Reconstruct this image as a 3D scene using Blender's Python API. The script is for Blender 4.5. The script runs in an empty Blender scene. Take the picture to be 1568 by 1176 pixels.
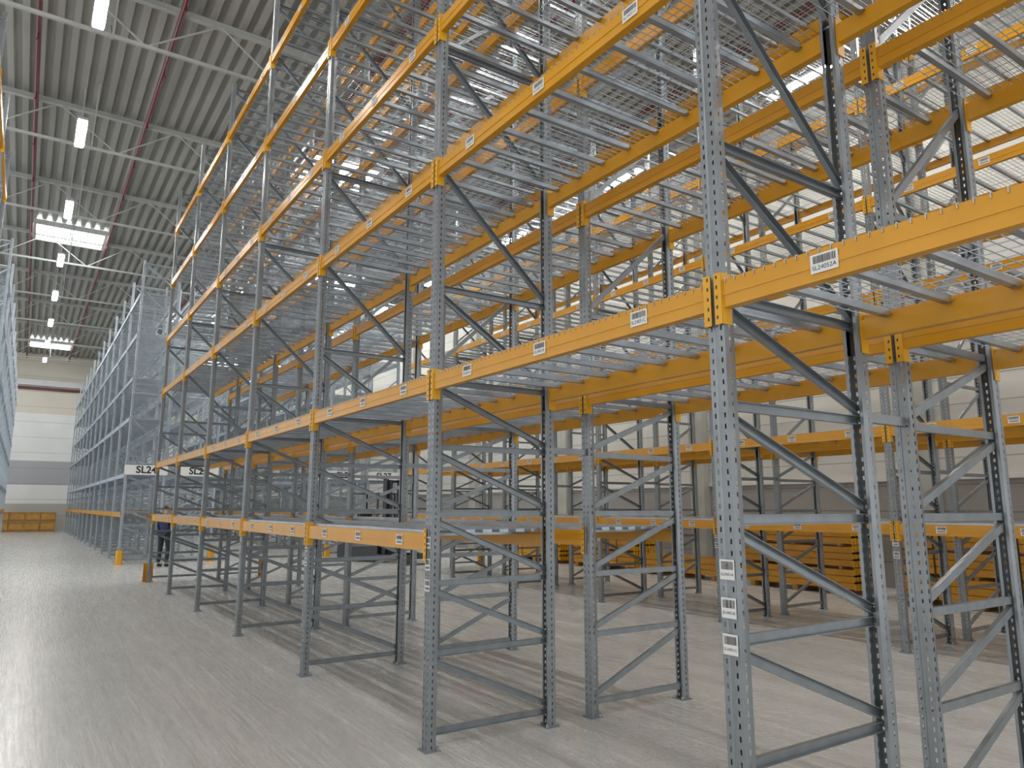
import bpy, bmesh, math, random
from mathutils import Vector, Matrix
random.seed(4)
scene=bpy.context.scene
COL=scene.collection

# ------------------------------------------------------------------ materials
def mat(name,color,rough=.5,metal=0.,noise=None,bump=None,emit=None,spec=.5):
    m=bpy.data.materials.new(name); m.use_nodes=True
    nt=m.node_tree; N=nt.nodes; L=nt.links; b=N['Principled BSDF']
    b.inputs['Base Color'].default_value=(*color,1); b.inputs['Roughness'].default_value=rough
    b.inputs['Metallic'].default_value=metal
    b.inputs['Specular IOR Level'].default_value=spec
    if emit:
        b.inputs['Emission Color'].default_value=(*emit[0],1); b.inputs['Emission Strength'].default_value=emit[1]
    if noise:
        sc,amt=noise
        tc=N.new('ShaderNodeTexCoord'); n=N.new('ShaderNodeTexNoise'); n.inputs['Scale'].default_value=sc; n.inputs['Detail'].default_value=4
        r=N.new('ShaderNodeValToRGB')
        r.color_ramp.elements[0].position=.3; r.color_ramp.elements[1].position=.7
        r.color_ramp.elements[0].color=(*[c*(1-amt) for c in color],1)
        r.color_ramp.elements[1].color=(*[min(1,c*(1+amt)) for c in color],1)
        L.new(tc.outputs['Object'],n.inputs['Vector']); L.new(n.outputs['Fac'],r.inputs['Fac']); L.new(r.outputs['Color'],b.inputs['Base Color'])
        if bump:
            bp=N.new('ShaderNodeBump'); bp.inputs['Strength'].default_value=bump; bp.inputs['Distance'].default_value=.01
            L.new(n.outputs['Fac'],bp.inputs['Height']); L.new(bp.outputs['Normal'],b.inputs['Normal'])
    return m

M_post=mat('grey_painted_steel',(.25,.268,.28),.30,.45,(6,.12))
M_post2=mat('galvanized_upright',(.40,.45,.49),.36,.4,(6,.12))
M_brace=mat('galvanized_brace',(.255,.278,.292),.32,.55,(9,.12))
M_galv=mat('galvanized_steel',(.42,.46,.50),.30,.8,(5,.15))
M_yel=mat('yellow_beam_paint',(.62,.285,.009),.28,0,(3,.06))
M_yel2=mat('yellow_connector_paint',(.70,.35,.009),.32,0,(3,.06))
M_lab=mat('label_white',(.72,.72,.70),.5)
M_blk=mat('print_black',(.015,.015,.015),.5)
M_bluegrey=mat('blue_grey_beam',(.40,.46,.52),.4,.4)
M_white=mat('white_paint',(.62,.62,.60),.5,0,(2,.05))
M_truss=mat('roof_truss_paint',(.38,.39,.37),.5,.1,(2,.06))
M_deck=mat('roof_deck_steel',(.31,.305,.275),.55,.1,(.6,.08))
M_red=mat('sprinkler_pipe_red',(.11,.008,.012),.4)
M_conc=mat('precast_concrete',(.40,.40,.36),.75,0,(1.4,.14),.3)
M_lamp=mat('led_diffuser',(1,1,1),.4,emit=((1,.98,.93),84))
M_sky=mat('skylight_glazing',(1,1,1),.4,emit=((.90,.96,1),9))
M_body=mat('luminaire_housing',(.55,.55,.55),.4,.3)
M_crate=mat('plywood_crate',(.56,.29,.06),.6,0,(5,.14))
M_crate2=mat('pallet_timber',(.40,.22,.07),.7,0,(5,.2))
M_dark=mat('truck_dark',(.03,.03,.035),.45)
M_truckred=mat('truck_red',(.45,.04,.03),.4)
M_skin=mat('skin',(.55,.33,.24),.55)
M_hair=mat('hair',(.05,.03,.02),.7)
M_cloth=mat('navy_workwear',(.02,.035,.09),.8,0,(20,.2))
M_trou=mat('dark_trousers',(.025,.028,.035),.85,0,(20,.2))
M_shoe=mat('shoe_black',(.02,.02,.02),.5)

def floor_mat():
    m=bpy.data.materials.new('brushed_concrete_floor'); m.use_nodes=True
    nt=m.node_tree; N=nt.nodes; L=nt.links; b=N['Principled BSDF']
    tc=N.new('ShaderNodeTexCoord')
    n1=N.new('ShaderNodeTexNoise'); n1.inputs['Scale'].default_value=.45; n1.inputs['Detail'].default_value=3; n1.inputs['Roughness'].default_value=.5
    L.new(tc.outputs['Object'],n1.inputs['Vector'])
    r1=N.new('ShaderNodeValToRGB'); r1.color_ramp.elements[0].position=.25; r1.color_ramp.elements[1].position=.75
    r1.color_ramp.elements[0].color=(.495,.49,.47,1); r1.color_ramp.elements[1].color=(.565,.56,.54,1)
    L.new(n1.outputs['Fac'],r1.inputs['Fac'])
    def streak(rot,sx,sy):
        mp=N.new('ShaderNodeMapping'); mp.inputs['Rotation'].default_value=(0,0,rot); mp.inputs['Scale'].default_value=(sx,sy,1)
        n=N.new('ShaderNodeTexNoise'); n.inputs['Scale'].default_value=1; n.inputs['Detail'].default_value=3
        L.new(tc.outputs['Object'],mp.inputs['Vector']); L.new(mp.outputs['Vector'],n.inputs['Vector']); return n
    s1=streak(.12,42,1.6); s2=streak(-1.35,34,1.2); s3=streak(.05,70,.8)
    mx=N.new('ShaderNodeMath'); mx.operation='ADD'; L.new(s1.outputs['Fac'],mx.inputs[0]); L.new(s2.outputs['Fac'],mx.inputs[1])
    mx2=N.new('ShaderNodeMath'); mx2.operation='ADD'; L.new(mx.outputs[0],mx2.inputs[0]); L.new(s3.outputs['Fac'],mx2.inputs[1])
    rr=N.new('ShaderNodeMapRange'); rr.inputs['From Min'].default_value=1.15; rr.inputs['From Max'].default_value=1.85; rr.inputs['To Min'].default_value=.84; rr.inputs['To Max'].default_value=1.12
    L.new(mx2.outputs[0],rr.inputs['Value'])
    mul=N.new('ShaderNodeVectorMath'); mul.operation='SCALE'; L.new(r1.outputs['Color'],mul.inputs[0]); L.new(rr.outputs['Result'],mul.inputs['Scale'])
    br=N.new('ShaderNodeTexBrick'); br.offset=0; br.inputs['Scale'].default_value=1; br.inputs['Brick Width'].default_value=11.2; br.inputs['Row Height'].default_value=11.2
    br.inputs['Mortar Size'].default_value=.004; br.inputs['Color1'].default_value=(1,1,1,1); br.inputs['Color2'].default_value=(1,1,1,1); br.inputs['Mortar'].default_value=(.7,.69,.67,1)
    mpb=N.new('ShaderNodeMapping'); mpb.inputs['Location'].default_value=(4.9,9.1,0); L.new(tc.outputs['Object'],mpb.inputs['Vector']); L.new(mpb.outputs['Vector'],br.inputs['Vector'])
    m2=N.new('ShaderNodeVectorMath'); m2.operation='MULTIPLY'; L.new(mul.outputs['Vector'],m2.inputs[0]); L.new(br.outputs['Color'],m2.inputs[1])
    L.new(m2.outputs['Vector'],b.inputs['Base Color'])
    r2=N.new('ShaderNodeMapRange'); r2.inputs['From Min'].default_value=1.1; r2.inputs['From Max'].default_value=1.9; r2.inputs['To Min'].default_value=.31; r2.inputs['To Max'].default_value=.24
    L.new(mx2.outputs[0],r2.inputs['Value']); L.new(r2.outputs['Result'],b.inputs['Roughness'])
    bp=N.new('ShaderNodeBump'); bp.inputs['Strength'].default_value=.08; bp.inputs['Distance'].default_value=.003
    L.new(mx2.outputs[0],bp.inputs['Height']); L.new(bp.outputs['Normal'],b.inputs['Normal'])
    b.inputs['Specular IOR Level'].default_value=.6
    return m
M_floor=floor_mat()

def panel_mat(name,stops,seam=1.1,ribs=True):
    m=bpy.data.materials.new(name); m.use_nodes=True
    nt=m.node_tree; N=nt.nodes; L=nt.links; b=N['Principled BSDF']; b.inputs['Roughness'].default_value=.55
    tc=N.new('ShaderNodeTexCoord'); sp=N.new('ShaderNodeSeparateXYZ'); L.new(tc.outputs['Object'],sp.inputs[0])
    mr=N.new('ShaderNodeMapRange'); mr.inputs['From Max'].default_value=14; L.new(sp.outputs['Z'],mr.inputs['Value'])
    r=N.new('ShaderNodeValToRGB'); r.color_ramp.interpolation='CONSTANT'
    els=r.color_ramp.elements
    els[0].position=0; els[0].color=(*stops[0][1],1); els[1].position=stops[1][0]/14; els[1].color=(*stops[1][1],1)
    for z,c in stops[2:]:
        e=els.new(z/14); e.color=(*c,1)
    L.new(mr.outputs['Result'],r.inputs['Fac'])
    md=N.new('ShaderNodeMath'); md.operation='PINGPONG'; md.inputs[1].default_value=seam/2; L.new(sp.outputs['Z'],md.inputs[0])
    lt=N.new('ShaderNodeMath'); lt.operation='LESS_THAN'; lt.inputs[1].default_value=.014; L.new(md.outputs[0],lt.inputs[0])
    sc=N.new('ShaderNodeMapRange'); sc.inputs['To Min'].default_value=1; sc.inputs['To Max'].default_value=.62; L.new(lt.outputs[0],sc.inputs['Value'])
    n=N.new('ShaderNodeTexNoise'); n.inputs['Scale'].default_value=.7; n.inputs['Detail'].default_value=5; L.new(tc.outputs['Object'],n.inputs['Vector'])
    nr=N.new('ShaderNodeMapRange'); nr.inputs['To Min'].default_value=.90; nr.inputs['To Max'].default_value=1.08; L.new(n.outputs['Fac'],nr.inputs['Value'])
    mm=N.new('ShaderNodeMath'); mm.operation='MULTIPLY'; L.new(sc.outputs['Result'],mm.inputs[0]); L.new(nr.outputs['Result'],mm.inputs[1])
    v=N.new('ShaderNodeVectorMath'); v.operation='SCALE'; L.new(r.outputs['Color'],v.inputs[0]); L.new(mm.outputs[0],v.inputs['Scale'])
    L.new(v.outputs['Vector'],b.inputs['Base Color'])
    return m
M_wallR=panel_mat('right_wall_panels',[(0,(.31,.30,.285)),(2.35,(.63,.62,.575))],.55)
M_wallF=panel_mat('far_wall_panels',[(0,(.46,.44,.40)),(1.9,(.74,.74,.72)),(3.2,(.40,.40,.41)),(4.9,(.77,.77,.74)),(8.3,(.66,.61,.51))],1.1)

# ------------------------------------------------------------------ mesh builder
class MB:
    def __init__(s): s.v=[]; s.f=[]; s.m=[]; s.mats=[]
    def mi(s,m):
        if m not in s.mats: s.mats.append(m)
        return s.mats.index(m)
    def quad(s,a,b,c,d,m):
        i=len(s.v); s.v+=[a,b,c,d]; s.f.append((i,i+1,i+2,i+3)); s.m.append(s.mi(m))
    def box(s,x0,x1,y0,y1,z0,z1,m):
        i=len(s.v)
        s.v+=[(x0,y0,z0),(x1,y0,z0),(x1,y1,z0),(x0,y1,z0),(x0,y0,z1),(x1,y0,z1),(x1,y1,z1),(x0,y1,z1)]
        k=s.mi(m)
        for q in [(0,3,2,1),(4,5,6,7),(0,1,5,4),(1,2,6,5),(2,3,7,6),(3,0,4,7)]:
            s.f.append(tuple(i+j for j in q)); s.m.append(k)
    def bar(s,p,q,w,h,m,up=(0,0,1)):
        p=Vector(p); q=Vector(q); d=(q-p).normalized(); up=Vector(up)
        a=d.cross(up)
        if a.length<1e-4: a=d.cross(Vector((1,0,0)))
        a.normalize(); b=a.cross(d).normalized(); i=len(s.v); k=s.mi(m)
        for c in (p,q):
            for sa,sb in ((-1,-1),(1,-1),(1,1),(-1,1)): s.v.append(tuple(c+a*sa*w/2+b*sb*h/2))
        for f in [(0,1,2,3),(7,6,5,4),(0,4,5,1),(1,5,6,2),(2,6,7,3),(3,7,4,0)]:
            s.f.append(tuple(i+j for j in f)); s.m.append(k)
    def cyl(s,p,q,r,m,n=10,r2=None):
        p=Vector(p); q=Vector(q); d=(q-p).normalized(); r2=r if r2 is None else r2
        a=d.cross(Vector((0,0,1)))
        if a.length<1e-4: a=Vector((1,0,0))
        a.normalize(); b=a.cross(d); i=len(s.v); k=s.mi(m)
        for j in range(n):
            t=2*math.pi*j/n; o=a*math.cos(t)+b*math.sin(t)
            s.v.append(tuple(p+o*r)); s.v.append(tuple(q+o*r2))
        for j in range(n):
            j2=(j+1)%n; s.f.append((i+2*j,i+2*j2,i+2*j2+1,i+2*j+1)); s.m.append(k)
        s.f.append(tuple(i+2*j for j in range(n))); s.m.append(k); s.f.append(tuple(i+2*j+1 for j in reversed(range(n)))); s.m.append(k)
    def mesh(s,name):
        me=bpy.data.meshes.new(name); me.from_pydata(s.v,[],s.f)
        for m in s.mats: me.materials.append(m)
        me.polygons.foreach_set('material_index',s.m); me.update(); return me
def add(name,me,parent=None,loc=(0,0,0),rz=0):
    o=bpy.data.objects.new(name,me); COL.objects.link(o); o.location=loc; o.rotation_euler=(0,0,rz)
    if parent: o.parent=parent
    return o
def empty(name,loc=(0,0,0),rz=0):
    o=bpy.data.objects.new(name,None); COL.objects.link(o); o.location=loc; o.rotation_euler=(0,0,rz); o.empty_display_size=.2
    return o
def text_into(mb,txt,size,origin,ax,ay,m,align='CENTER',bold=0.0):
    cu=bpy.data.curves.new('t','FONT'); cu.body=txt; cu.size=size; cu.align_x=align; cu.align_y='CENTER'; cu.offset=bold; cu.resolution_u=3
    ob=bpy.data.objects.new('t',cu); COL.objects.link(ob)
    dg=bpy.context.evaluated_depsgraph_get(); dg.update(); me=bpy.data.meshes.new_from_object(ob.evaluated_get(dg))
    O=Vector(origin); ax=Vector(ax); ay=Vector(ay); i=len(mb.v); k=mb.mi(m)
    for v in me.vertices: mb.v.append(tuple(O+ax*v.co.x+ay*v.co.y))
    for p in me.polygons: mb.f.append(tuple(i+j for j in p.vertices)); mb.m.append(k)
    bpy.data.objects.remove(ob); bpy.data.meshes.remove(me)

# ------------------------------------------------------------------ rack parts
DEP=1.1446; GAP=.38; BAY=2.8; TOP=9.6
LV=[1.4626,2.6809,4.4332,5.7293,7.151,8.525]
BR=[.12,.66,1.16,1.67,2.18,2.69,3.45,4.5,5.55,6.6,7.65,8.7,9.5]
PW=.046; PD=.072
def post(mb,x0,sgn):
    pit=.05
    n=int(TOP/pit)
    def col(a,b,hole):
        if not hole: mb.quad((*a,0),(*b,0),(*b,TOP),(*a,TOP),M_post); return
        for i in range(n+1):
            z1=i*pit-.010 if i else 0
            mb.quad((*a,z1),(*b,z1),(*b,i*pit+.018),(*a,i*pit+.018),M_post)
    X=lambda d:x0+sgn*d
    g=.006
    for s in (-1,1):
        col((X(0),s*PW),(X(0),s*.031),False)
        col((X(0),s*.031),(X(0),s*.022),True)
        col((X(0),s*.022),(X(0),s*.015),False)
        col((X(0),s*.015),(X(g),s*.011),False)
        col((X(0),s*PW),(X(.028),s*PW),False)
        col((X(.028),s*PW),(X(.038),s*PW),True)
        col((X(.038),s*PW),(X(PD),s*(PW-.006)),False)
        col((X(PD),s*(PW-.006)),(X(PD),s*.022),False)
    col((X(g),-.011),(X(g),.011),False)
    xa,xb=sorted((X(-.025),X(.10)))
    mb.box(xa,xb,-.065,.065,0,.008,M_post)
    for s in (-1,1): mb.cyl((X(.085),s*.045,.008),(X(.085),s*.045,.03),.011,M_galv,6)
def frame_mesh():
    mb=MB(); post(mb,0,1); post(mb,DEP,-1)
    xa=.05; xb=DEP-.05
    def cbar(p,q):
        p=Vector(p); q=Vector(q); d=(q-p).normalized(); u=Vector((0,1,0)); nrm=d.cross(u).normalized()
        mb.bar(p+u*.014,q+u*.014,.0025,.045,M_brace,up=nrm)
        for s in (-1,1): mb.bar(p+nrm*s*.022,q+nrm*s*.022,.028,.0025,M_brace,up=nrm)
    for i,z in enumerate(BR):
        if i in(0,1,2,3,4,5,6,8,10,12): cbar((xa,0,z),(xb,0,z))
        if i<len(BR)-1: cbar((xa,0,BR[i+1]-.05),(xb,0,z+.05))
    for z in BR:
        for x in (xa-.01,xb+.01): mb.cyl((x,-.035,z),(x,.035,z),.008,M_galv,6)
    return mb.mesh('rack_frame')
BH=.13
def beam(mb,x,sgn,z,M):
    y0=.047; y1=BAY-.047
    a,b=sorted((x,x+sgn*.03)); mb.box(a,b,y0,y1,z-BH/2,z+BH/2,M)
    a,b=sorted((x+sgn*.03,x+sgn*.05)); mb.box(a,b,y0,y1,z-BH/2,z+BH/2-.028,M)
    a,b=sorted((x-sgn*.003,x)); mb.box(a,b,y0,y1,z-.010,z+.014,M)
    MC=M_yel2 if M is M_yel else M
    for ye,s in ((y0,1),(y1,-1)):
        a,b=sorted((x-sgn*.010,x+sgn*.055)); c,d=sorted((ye-s*.001,ye+s*.005)); mb.box(a,b,c,d,z-.14,z+.10,MC)
        a,b=sorted((x-sgn*.012,x-sgn*.008)); 
        c,d=sorted((ye+s*.005,ye-s*.036)); mb.box(a,b,c,d,z-.14,z+.10,MC)
        for k in range(5):
            zz=z-.115+k*.047
            mb.box(min(x-sgn*.0135,x-sgn*.0115),max(x-sgn*.0135,x-sgn*.0115),ye-s*.021-.004,ye-s*.021+.004,zz,zz+.016,M_dark)
def meshdeck(mb,z):
    zt=z+BH/2+.003
    w=.004
    nx=52
    for i in range(nx):
        y=.07+i*(BAY-.14)/(nx-1)
        mb.bar((-.004,y,zt),(DEP+.004,y,zt),w,w,M_galv)
        mb.bar((-.010,y,zt),(-.010,y,zt-.022),w,w,M_galv); mb.bar((DEP+.010,y,zt),(DEP+.010,y,zt-.022),w,w,M_galv)
    for i in range(12):
        x=.012+i*(DEP-.024)/11
        mb.bar((x,.07,zt-w),(x,BAY-.07,zt-w),w,w,M_galv)
    zc=z+BH/2-.018
    for i in range(9):
        y=.20+i*(BAY-.40)/8; hw=.016
        mb.box(.05,DEP-.05,y-hw,y+hw,zc-.024,zc-.022,M_galv)
        for s in (-1,1): mb.box(.05,DEP-.05,y+s*hw-.0012,y+s*hw+.0012,zc-.024,zc+.012,M_galv)
        for xa,xb in ((.03,.10),(DEP-.03,DEP-.10)):
            mb.quad((xa,y-.03,zc-.004),(xa,y+.03,zc-.004),(xb,y+hw,zc-.026),(xb,y-hw,zc-.026),M_galv)
def plankdeck(mb,z):
    zt=z+BH/2
    n=7; w=(DEP-.04)/n
    for i in range(n):
        x=.02+i*w+.02
        mb.box(x,x+.085,.06,BAY-.06,zt-.004,zt+.022,M_galv)
    for i in range(4):
        y=.3+i*(BAY-.6)/3; mb.box(.05,DEP-.05,y-.03,y+.03,zt-.03,zt-.006,M_galv)
def lab(mb,x,sgn,y,z,w,h,txt=None):
    xx=x-sgn*.005
    mb.box(min(xx,xx+sgn*.002),max(xx,xx+sgn*.002),y-w/2,y+w/2,z-h/2,z+h/2,M_lab)
    xf=xx-sgn*.0008; rnd=random.Random(int((y+z)*100))
    yy=y-w*.42
    while yy<y+w*.40:
        bw=rnd.choice([.6,1,1.6])*w*.014
        mb.quad((xf,yy,z-h*.0),(xf,yy+bw,z-h*.0),(xf,yy+bw,z+h*.4),(xf,yy,z+h*.4),M_blk); yy+=bw+rnd.choice([.8,1.4])*w*.014
    if txt: text_into(mb,txt,w*.215,(xf,y,z-h*.24),(0,-1 if sgn>0 else 1,0),(0,0,1),M_blk)
    else:
        for k in range(8):
            ya=y-w*.38+k*w*.096; mb.quad((xf,ya,z-h*.36),(xf,ya+w*.055,z-h*.36),(xf,ya+w*.055,z-h*.14),(xf,ya,z-h*.14),M_blk)
def bay_mesh(l1,yellow=True,labels=True,texts=None):
    mb=MB(); M=M_yel if yellow else M_bluegrey
    for i,z in enumerate(LV):
        if i==0 and not l1: continue
        m=M_yel if i==0 else M
        beam(mb,-.006,1,z,m); beam(mb,DEP+.006,-1,z,m)
        if i==0: plankdeck(mb,z)
        else: meshdeck(mb,z)
        if labels:
            for j,y in enumerate((.49,1.36,2.24)): lab(mb,-.007,1,y,z+.004,.12,.078,txt=(texts+'CBA'[j]) if (texts and i in(1,2)) else None)
    return mb.mesh('rack_bay')
FR=frame_mesh()
FR2=FR.copy()
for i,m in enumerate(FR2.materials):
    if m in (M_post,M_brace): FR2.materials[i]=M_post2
BAY_full=bay_mesh(True); BAY_open=bay_mesh(False); BAY_blue=bay_mesh(True,False,False)
BAY_t1=bay_mesh(False,texts='SL24052'); BAY_t2=bay_mesh(False,texts='SL24051')
def panel_mesh():
    """anti-collapse mesh panel closing the end of a rack"""
    mb=MB()
    for a in (3.05,5.25,7.4,9.5): mb.box(0,DEP,-.015,.015,a-.015,a+.015,M_galv)
    for x in (0.01,DEP-.01): mb.box(x-.012,x+.012,-.012,.012,3.05,9.5,M_galv)
    n=18
    for i in range(1,n):
        x=i*DEP/n; mb.bar((x,0,3.05),(x,0,9.5),.005,.005,M_galv)
    z=3.1
    while z<9.5: mb.bar((0,.005,z),(DEP,.005,z),.005,.005,M_galv); z+=.075
    return mb.mesh('end_mesh_panel')
PM=panel_mesh()

def label_strip(texts,zs):
    mb=MB()
    for t,z in zip(texts,zs): lab(mb,0,1,0,z,.078,.085,txt=t)
    return mb.mesh('location_labels')
ZS=(1.46,1.30,1.15)
LS=label_strip([None]*3,ZS); LSt=label_strip(['SL24051A','SL24051B','SL24051C'],ZS)
def rack(x0,frames,mirror,open_bays=(),blue=False,labels=True,special={},panel=False):
    e=empty('pallet_rack',(x0+(DEP if mirror else 0),frames[0],0),0)
    rz=math.pi if mirror else 0
    for i,y in enumerate(frames):
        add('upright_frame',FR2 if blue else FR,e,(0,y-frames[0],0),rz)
        if labels: 
            add('location_labels',LSt if (special and abs(y+2.8)<.01) else LS,e,(0,y-frames[0],0),rz)
        if i<len(frames)-1:
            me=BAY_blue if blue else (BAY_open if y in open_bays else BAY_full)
            for k,v in special.items():
                if abs(k-y)<.01: me=v
            add('beam_levels',me,e,(0,y-frames[0]+(BAY if mirror else 0),0),rz)
    if panel: add('end_mesh_panel',PM,e,(0,-.065,0),rz)
    return e
F1=[BAY*k for k in range(-3,6)]
Y2=20.4
F2=[Y2+BAY*k for k in range(0,13)]
X2=DEP+GAP; X3=6.4424; X4=X3+DEP+GAP; XL=-3.5-DEP
opn=tuple(BAY*k for k in (-3,-2,-1))
r1=rack(0,F1,False,opn,special={-5.6:BAY_t1,-2.8:BAY_t2})
r2=rack(X2,F1,True,opn)
r3=rack(X3,F1,False)
r4=rack(X4,F1,True)
for x,mi in ((0,False),(X2,True),(X3,False),(X4,True)):
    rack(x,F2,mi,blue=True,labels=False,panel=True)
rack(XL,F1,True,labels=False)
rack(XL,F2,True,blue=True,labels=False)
for e,xx in ((r1,DEP),(r3,DEP)):
    mb=MB()
    for y in F1:
        for z in (2.2,4.7,7.4,9.2): mb.box(xx-.002,xx+GAP+.002,y-F1[0]-.02,y-F1[0]+.02,z-.025,z+.025,M_post)
    add('row_spacers',mb.mesh('row_spacers'),e)

# ------------------------------------------------------------------ aisle signs
def sign(x,txt):
    mb=MB(); w=1.22; h=.30
    mb.box(-w/2,w/2,-.01,.01,-h/2,h/2,M_lab)
    for s in (-1,1): mb.box(s*.45-.015,s*.45+.015,.01,.10,-.02,.02,M_post)
    text_into(mb,txt,.30,(0,-.0118,0),(1,0,0),(0,0,1),M_blk,bold=.009)
    add('aisle_sign',mb.mesh('aisle_sign'),None,(x,Y2-.16,2.84))
for x,t in ((DEP/2,'SL24'),(X2+DEP/2,'SL25'),(X3+DEP/2,'SL26'),(X4+DEP/2,'SL27')): sign(x,t)

# ------------------------------------------------------------------ post guards
def guard_mesh():
    mb=MB(); h=.42
    pts=[(-.10,.09),(-.10,.03),(-.06,-.06),(.06,-.06),(.10,.03),(.10,.09)]
    for (a,b),(c,d) in zip(pts,pts[1:]):
        mb.quad((a,b,0),(c,d,0),(c,d,h),(a,b,h),M_yel2); mb.quad((a,b+.008,0),(c,d+.008,0),(c,d+.008,h-.0),(a,b+.008,h),M_yel2)
        mb.quad((a,b,h),(c,d,h),(c,d+.008,h),(a,b+.008,h),M_yel2)
    mb.box(-.13,.13,-.10,.12,0,.01,M_yel2)
    for s in(-1,1): mb.cyl((s*.11,-.07,.01),(s*.11,-.07,.03),.012,M_galv,6)
    return mb.mesh('upright_guard')
G=guard_mesh()
for x in (.03,X2+DEP-.03,X3+.03,X4+DEP-.03):
    add('upright_guard',G,None,(x,Y2-.20,0))
    add('upright_guard',G,None,(x,F1[-1]+.20,0),math.pi)

# ------------------------------------------------------------------ crates on pallets
def crate(name,x,y,L,W,H,n=1,rz=0):
    mb=MB(); z=0
    for k in range(n):
        for sx in (-1,0,1): mb.box(sx*(W/2-.06)-.05,sx*(W/2-.06)+.05,-L/2,L/2,z,z+.09,M_crate2)
        for j in range(5):
            yy=-L/2+.05+j*(L-.1)/4; mb.box(-W/2,W/2,yy-.05,yy+.05,z+.09,z+.11,M_crate2)
        z+=.11
        mb.box(-W/2+.02,W/2-.02,-L/2+.02,L/2-.02,z,z+H,M_crate)
        for s in (-1,1):
            for t in (0,1):
                zz=z+t*(H-.08); mb.box(s*(W/2-.01)-.012,s*(W/2-.01)+.012,-L/2,L/2,zz,zz+.08,M_crate2)
                mb.box(-W/2,W/2,s*(L/2-.01)-.012,s*(L/2-.01)+.012,zz,zz+.08,M_crate2)
        nb=max(2,int(L/.8))
        for j in range(nb+1):
            yy=-L/2+.04+j*(L-.08)/nb
            for s in(-1,1): mb.box(s*(W/2-.008)-.012,s*(W/2-.008)+.012,yy-.04,yy+.04,z,z+H,M_crate2)
        for j in range(2):
            yy=-L/4+j*L/2; 
            for s in(-1,1): mb.box(s*(W/2+.007)-.002,s*(W/2+.007)+.002,yy-.01,yy+.01,z,z+H+.004,M_blk)
            mb.box(-W/2-.008,W/2+.008,yy-.01,yy+.01,z+H,z+H+.004,M_blk)
        mb.box(-W/2,W/2,-L/2,L/2,z+H-.0,z+H+.002,M_crate2)
        z+=H+.004
    return add(name,mb.mesh(name),None,(x,y,0),rz)
def bundle(x,y,L,layers,per,rz=0):
    mb=MB(); z=0
    for s in(-1,0,1): mb.box(-.45,.45,s*L*.4-.05,s*L*.4+.05,0,.12,M_crate2)
    z=.12
    for k in range(layers):
        for j in range(per):
            xx=-.42+j*.84/per; mb.box(xx,xx+.055,-L/2,L/2,z,z+.12,M_yel)
            for s in(-1,1): mb.box(xx-.008,xx+.06,s*L/2-.004,s*L/2+.004,z-.02,z+.15,M_yel2)
        z+=.13
        if k%3==2 and k<layers-1:
            for s in(-1,0,1): mb.box(-.45,.45,s*L*.4-.03,s*L*.4+.03,z,z+.05,M_crate2)
            z+=.055
    for s in(-1,1):
        yy=s*L*.25
        for sx in(-1,1): mb.box(sx*.435-.002,sx*.435+.002,yy-.012,yy+.012,.12,z,M_blk)
        mb.box(-.437,.437,yy-.012,yy+.012,z,z+.003,M_blk)
    add('beam_bundle',mb.mesh('beam_bundle'),None,(x,y,0),rz)
bundle(11.7,8.2,2.7,3,9); bundle(11.7,4.9,2.7,8,9); bundle(11.5,1.2,2.7,8,9); bundle(11.5,-1.9,2.7,8,9)
bundle(11.8,11.3,2.7,6,9); bundle(11.8,14.6,2.7,5,9)
crate('plywood_crate',-2.3,55.5,3.6,1.1,.55,2,math.pi/2)

# ------------------------------------------------------------------ building shell
XR=13.4; YF=57.; YB=-9.; XLFT=-13.; ZD=12.6
mb=MB(); mb.box(XLFT,XR+.3,YB,YF+.3,-.2,0,M_floor); add('floor',mb.mesh('floor'))
mb=MB(); mb.box(XR,XR+.2,YB,YF+.2,0,ZD+.2,M_wallR); add('wall_right',mb.mesh('wall_right'))
mb=MB(); mb.box(XLFT,XR,YF,YF+.2,0,ZD+.2,M_wallF); add('wall_back',mb.mesh('wall_back'))
mb=MB(); x=XLFT; P=.32
while x<XR+.2:
    for (xa,za),(xb,zb) in (((0,.11),(.12,.11)),((.12,.11),(.16,0)),((.16,0),(.28,0)),((.28,0),(.32,.11))):
        mb.quad((x+xa,YB,ZD+za),(x+xa,YF,ZD+za),(x+xb,YF,ZD+zb),(x+xb,YB,ZD+zb),M_deck)
    x+=P
mb.box(XLFT,XR+.2,YB,YF+.2,ZD+.25,ZD+.35,M_deck)
add('ceiling',mb.mesh('ceiling'))
def truss():
    mb=MB(); x0=XLFT+.1; x1=XR-.15; zb=0; zt=1.05
    mb.bar((x0,0,zb),(x1,0,zb),.07,.07,M_truss); mb.bar((x0,0,zt),(x1,0,zt),.14,.12,M_truss)
    n=9; st=(x1-x0)/n
    for i in range(n):
        a=x0+i*st
        mb.bar((a,0,zb),(a+st/2,0,zt),.03,.03,M_truss); mb.bar((a+st/2,0,zt),(a+st,0,zb),.03,.03,M_truss)
    return mb.mesh('roof_truss')
T=truss()
for k in range(12):
    y=-6.2+k*5.75
    if y<YF-.5: add('roof_truss',T,None,(0,y,ZD-1.2))
mb=MB()
for x in (-6,-1.9,2.9,7.6,11.5):
    for k in range(11):
        y=-6.2+k*5.75
        mb.bar((x,y+.1,ZD-1.2),(x,y+1.5,ZD-.06),.035,.035,M_truss); mb.bar((x,y-.1,ZD-1.2),(x,y-1.5,ZD-.06),.035,.035,M_truss)
add('roof_bracing',mb.mesh('roof_bracing'))
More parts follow.
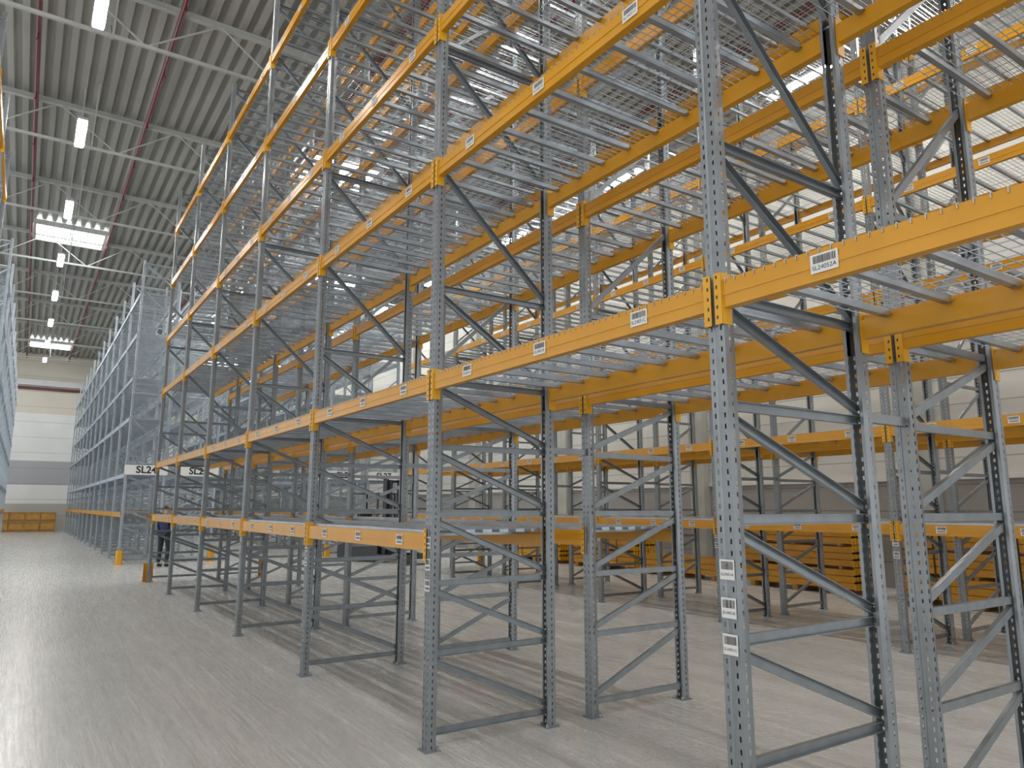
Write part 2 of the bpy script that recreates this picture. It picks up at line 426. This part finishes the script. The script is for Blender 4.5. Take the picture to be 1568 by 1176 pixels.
for x in (-7.6,-3.25,-.65,3.6,6.2,10.5):
    mb=MB(); mb.cyl((x,YB,ZD-.28),(x,YF-.02,ZD-.28),.055,M_red,10)
    y=YB+2
    while y<YF-1:
        mb.cyl((x,y,ZD-.28),(x,y,ZD-.48),.015,M_red,6); mb.cyl((x,y,ZD-.49),(x,y,ZD-.48),.04,M_red,8); y+=2.9
        mb.box(x-.01,x+.01,y-.01,y+.01,ZD-.28,ZD-.001,M_red)
    add('sprinkler_pipe',mb.mesh('sprinkler_pipe'))
mb=MB(); mb.box(XLFT,XR-.02,YF-.35,YF-.02,10.3,10.7,M_white); mb.box(XLFT,XR-.02,YF-.12,YF-.02,10.0,10.2,M_red); add('trim_1',mb.mesh('trim_1'))
for k in range(-1,9):
    y=3.0+6.2*k
    mb=MB(); mb.box(-.25,.0,-.25,.25,0,ZD,M_conc); mb.box(-.33,0,-.33,.33,ZD-1.6,ZD-1.3,M_conc)
    add('concrete_column',mb.mesh('concrete_column'),None,(XR-.005,y,0))
mb=MB(); mb.box(XR-.06,XR-.002,YB,YF,2.30,2.37,M_white); add('trim_2',mb.mesh('trim_2'))
def skyl():
    mb=MB(); w=1.15; h=.95
    mb.quad((-w,-h,0),(w,-h,0),(w,h,0),(-w,h,0),M_sky)
    for a,b,c,d in ((-w-.1,w+.1,-h-.1,-h),(-w-.1,w+.1,h,h+.1),(-w-.1,-w,-h,h),(w,w+.1,-h,h)): mb.box(a,b,c,d,-.15,.04,M_white)
    for i in range(1,4): mb.box(-w+i*2*w/4-.02,-w+i*2*w/4+.02,-h,h,-.06,-.01,M_white)
    mb.box(-w,w,-.02,.02,-.06,-.01,M_white)
    return mb.mesh('skylight')
SK=skyl(); i=0
for x,y in ((-1.95,28),(-1.95,52),(4.9,16.6),(4.9,40),(9.0,28),(9.0,52)):
    i+=1; add('window_%d'%i,SK,None,(x,y,ZD-.06))
def lum():
    mb=MB()
    mb.box(-.11,.11,-.80,.80,0,.07,M_body); mb.box(-.09,.09,-.78,.78,-.035,0,M_lamp)
    for s in(-1,1): mb.cyl((0,s*.6,.07),(0,s*.6,1.565),.006,M_body,5)
    return mb.mesh('led_high_bay_luminaire')
LM=lum()
for x in (-2.2,4.55,10.9):
    for k in range(11):
        add('led_high_bay_luminaire',LM,None,(x,-7.75+5.75*k,11.03))

# ------------------------------------------------------------------ reach truck
def truck():
    e=empty('reach_truck',(7.2,17.3,0),.5)
    mb=MB()
    mb.box(-.55,.55,-.3,1.3,.12,1.0,M_dark); mb.box(-.5,.5,.9,1.35,.3,1.15,M_truckred)
    for s in(-1,1):
        mb.box(s*.55-.06,s*.55+.06,-1.6,-.3,.10,.26,M_dark)
        mb.cyl((s*.55-.05,-1.5,.13),(s*.55+.05,-1.5,.13),.13,M_blk,14); mb.cyl((s*.4-.06,1.0,.17),(s*.4+.06,1.0,.17),.17,M_blk,14)
    add('chassis',mb.mesh('chassis'),e)
    mb=MB()
    for s in(-1,1):
        mb.box(s*.36-.05,s*.36+.05,-.50,-.36,.1,2.6,M_dark); mb.box(s*.26-.04,s*.26+.04,-.60,-.48,.1,2.55,M_dark)
        mb.box(s*.2-.05,s*.2+.05,-1.75,-.62,.14,.18,M_dark); mb.box(s*.2-.05,s*.2+.05,-.66,-.60,.14,.7,M_dark)
    for z in(.4,1.3,2.5): mb.box(-.36,.36,-.46,-.38,z,z+.08,M_dark)
    add('mast_and_forks',mb.mesh('mast'),e)
    mb=MB()
    for x,y in((-.48,-.2),(.48,-.2),(-.48,1.0),(.48,1.0)): mb.bar((x,y,1.0),(x*.9,y*.95,2.15),.05,.05,M_dark)
    mb.box(-.5,.5,-.25,1.05,2.13,2.17,M_dark); mb.box(-.3,.3,.2,.7,1.0,1.1,M_blk); mb.box(-.3,.3,.62,.74,1.1,1.6,M_blk)
    add('cab',mb.mesh('cab'),e)
truck()

# ------------------------------------------------------------------ worker
def skin(name,pts,edges,rad,m,parent,root=0,sub=2):
    me=bpy.data.meshes.new(name); me.from_pydata(pts,edges,[]); o=add(name,me,parent)
    md=o.modifiers.new('s','SKIN'); md.use_smooth_shade=True
    for i,r in enumerate(rad):
        me.skin_vertices[0].data[i].radius=r if isinstance(r,tuple) else (r,r)
    me.skin_vertices[0].data[root].use_root=True
    sb=o.modifiers.new('b','SUBSURF'); sb.levels=sub; sb.render_levels=sub
    me.materials.append(m); return o
def worker(loc,rz):
    e=empty('warehouse_worker',loc,rz)
    skin('trousers',[(0,0,.98),(.09,0,.92),(.10,.01,.52),(.11,.03,.12),(-.09,0,.92),(-.12,-.06,.52),(-.12,.02,.12)],[(0,1),(1,2),(2,3),(0,4),(4,5),(5,6)],[(.15,.11),(.105,.10),.072,.058,(.105,.10),.072,.058],M_trou,e)
    skin('jacket',[(0,0,.95),(0,0,1.15),(0,0,1.36),(0,.01,1.47),(.17,0,1.41),(.23,-.02,1.14),(.22,-.14,.95),(-.17,0,1.41),(-.23,-.02,1.14),(-.21,-.12,.94)],
      [(0,1),(1,2),(2,3),(2,4),(4,5),(5,6),(2,7),(7,8),(8,9)],[(.16,.115),(.15,.11),(.165,.12),(.07,.07),.065,.052,.04,.065,.052,.04],M_cloth,e)
    skin('head',[(0,.01,1.46),(0,0,1.54),(0,-.015,1.60),(0,0,1.68),(0,.005,1.73)],[(0,1),(1,2),(2,3),(3,4)],[.052,.05,(.068,.075),(.078,.095),(.055,.07)],M_skin,e)
    skin('hair',[(0,.03,1.64),(0,.02,1.70),(0,.015,1.745)],[(0,1),(1,2)],[(.075,.07),(.085,.09),(.06,.07)],M_hair,e)
    mb=MB(); mb.cyl((0,-.09,1.62),(0,-.125,1.605),.012,M_skin,8,.016); 
    for s in(-1,1): mb.cyl((s*.075,0,1.63),(s*.088,0,1.63),.028,M_skin,8); mb.cyl((s*.03,-.083,1.645),(s*.03,-.093,1.645),.009,M_blk,8)
    mb.box(-.022,.022,-.092,-.082,1.572,1.58,M_truckred)
    add('face',mb.mesh('face'),e)
    for s in (-1,1):
        hx=.22*s if s>0 else -.21; w=Vector((hx,-.15,.93)); pts=[tuple(w),tuple(w+Vector((0,-.02,-.05))),tuple(w+Vector((0,-.03,-.09)))]
        ed=[(0,1),(1,2)]; ra=[.026,(.022,.034),(.018,.034)]
        for j in range(4):
            o=Vector((0,-.03-.0+(.018*(j-1.5)),-.09)); b=len(pts); ln=(.065,.075,.07,.055)[j]
            pts+=[tuple(w+o+Vector((0,0,-.01))),tuple(w+o+Vector((-.008*s,-.006,-.01-ln*.5))),tuple(w+o+Vector((-.02*s,-.008,-.01-ln)))]
            ed+=[(2,b),(b,b+1),(b+1,b+2)]; ra+=[.009,.0085,.007]
        b=len(pts); pts+=[tuple(w+Vector((0,-.055,-.05))),tuple(w+Vector((-.01*s,-.075,-.085)))]; ed+=[(1,b),(b,b+1)]; ra+=[.010,.008]
        skin('hand',pts,ed,ra,M_skin,e,sub=1)
        skin('shoe',[(s*.115,.06,.06),(s*.115,-.04,.05),(s*.125,-.16,.04)],[(0,1),(1,2)],[(.045,.055),(.045,.05),(.045,.038)],M_shoe,e)
worker((.99,18.6,.0),2.4)

# ------------------------------------------------------------------ world
w=bpy.data.worlds.new('hall_ambient'); scene.world=w; w.use_nodes=True
w.node_tree.nodes['Background'].inputs['Color'].default_value=(.93,.965,1,1); w.node_tree.nodes['Background'].inputs['Strength'].default_value=1.05

# ------------------------------------------------------------------ camera
f=1130.586; yaw=.5890; pit=.1685; rol=.0017
Fv=Vector((math.sin(yaw)*math.cos(pit),math.cos(yaw)*math.cos(pit),math.sin(pit)))
R0=Vector((math.cos(yaw),-math.sin(yaw),0)); U0=R0.cross(Fv)
R=R0*math.cos(rol)+U0*math.sin(rol); U=-R0*math.sin(rol)+U0*math.cos(rol)
cam=bpy.data.cameras.new('camera'); co=bpy.data.objects.new('camera',cam); COL.objects.link(co)
mw=Matrix((( R.x,U.x,-Fv.x,-2.5604),(R.y,U.y,-Fv.y,-4.954),(R.z,U.z,-Fv.z,1.7242),(0,0,0,1)))
co.matrix_world=mw; cam.sensor_width=36; cam.sensor_fit='HORIZONTAL'; cam.lens=f/1600*36; cam.clip_end=200
scene.camera=co
scene.view_settings.view_transform='Standard'
scene.view_settings.exposure=0.66
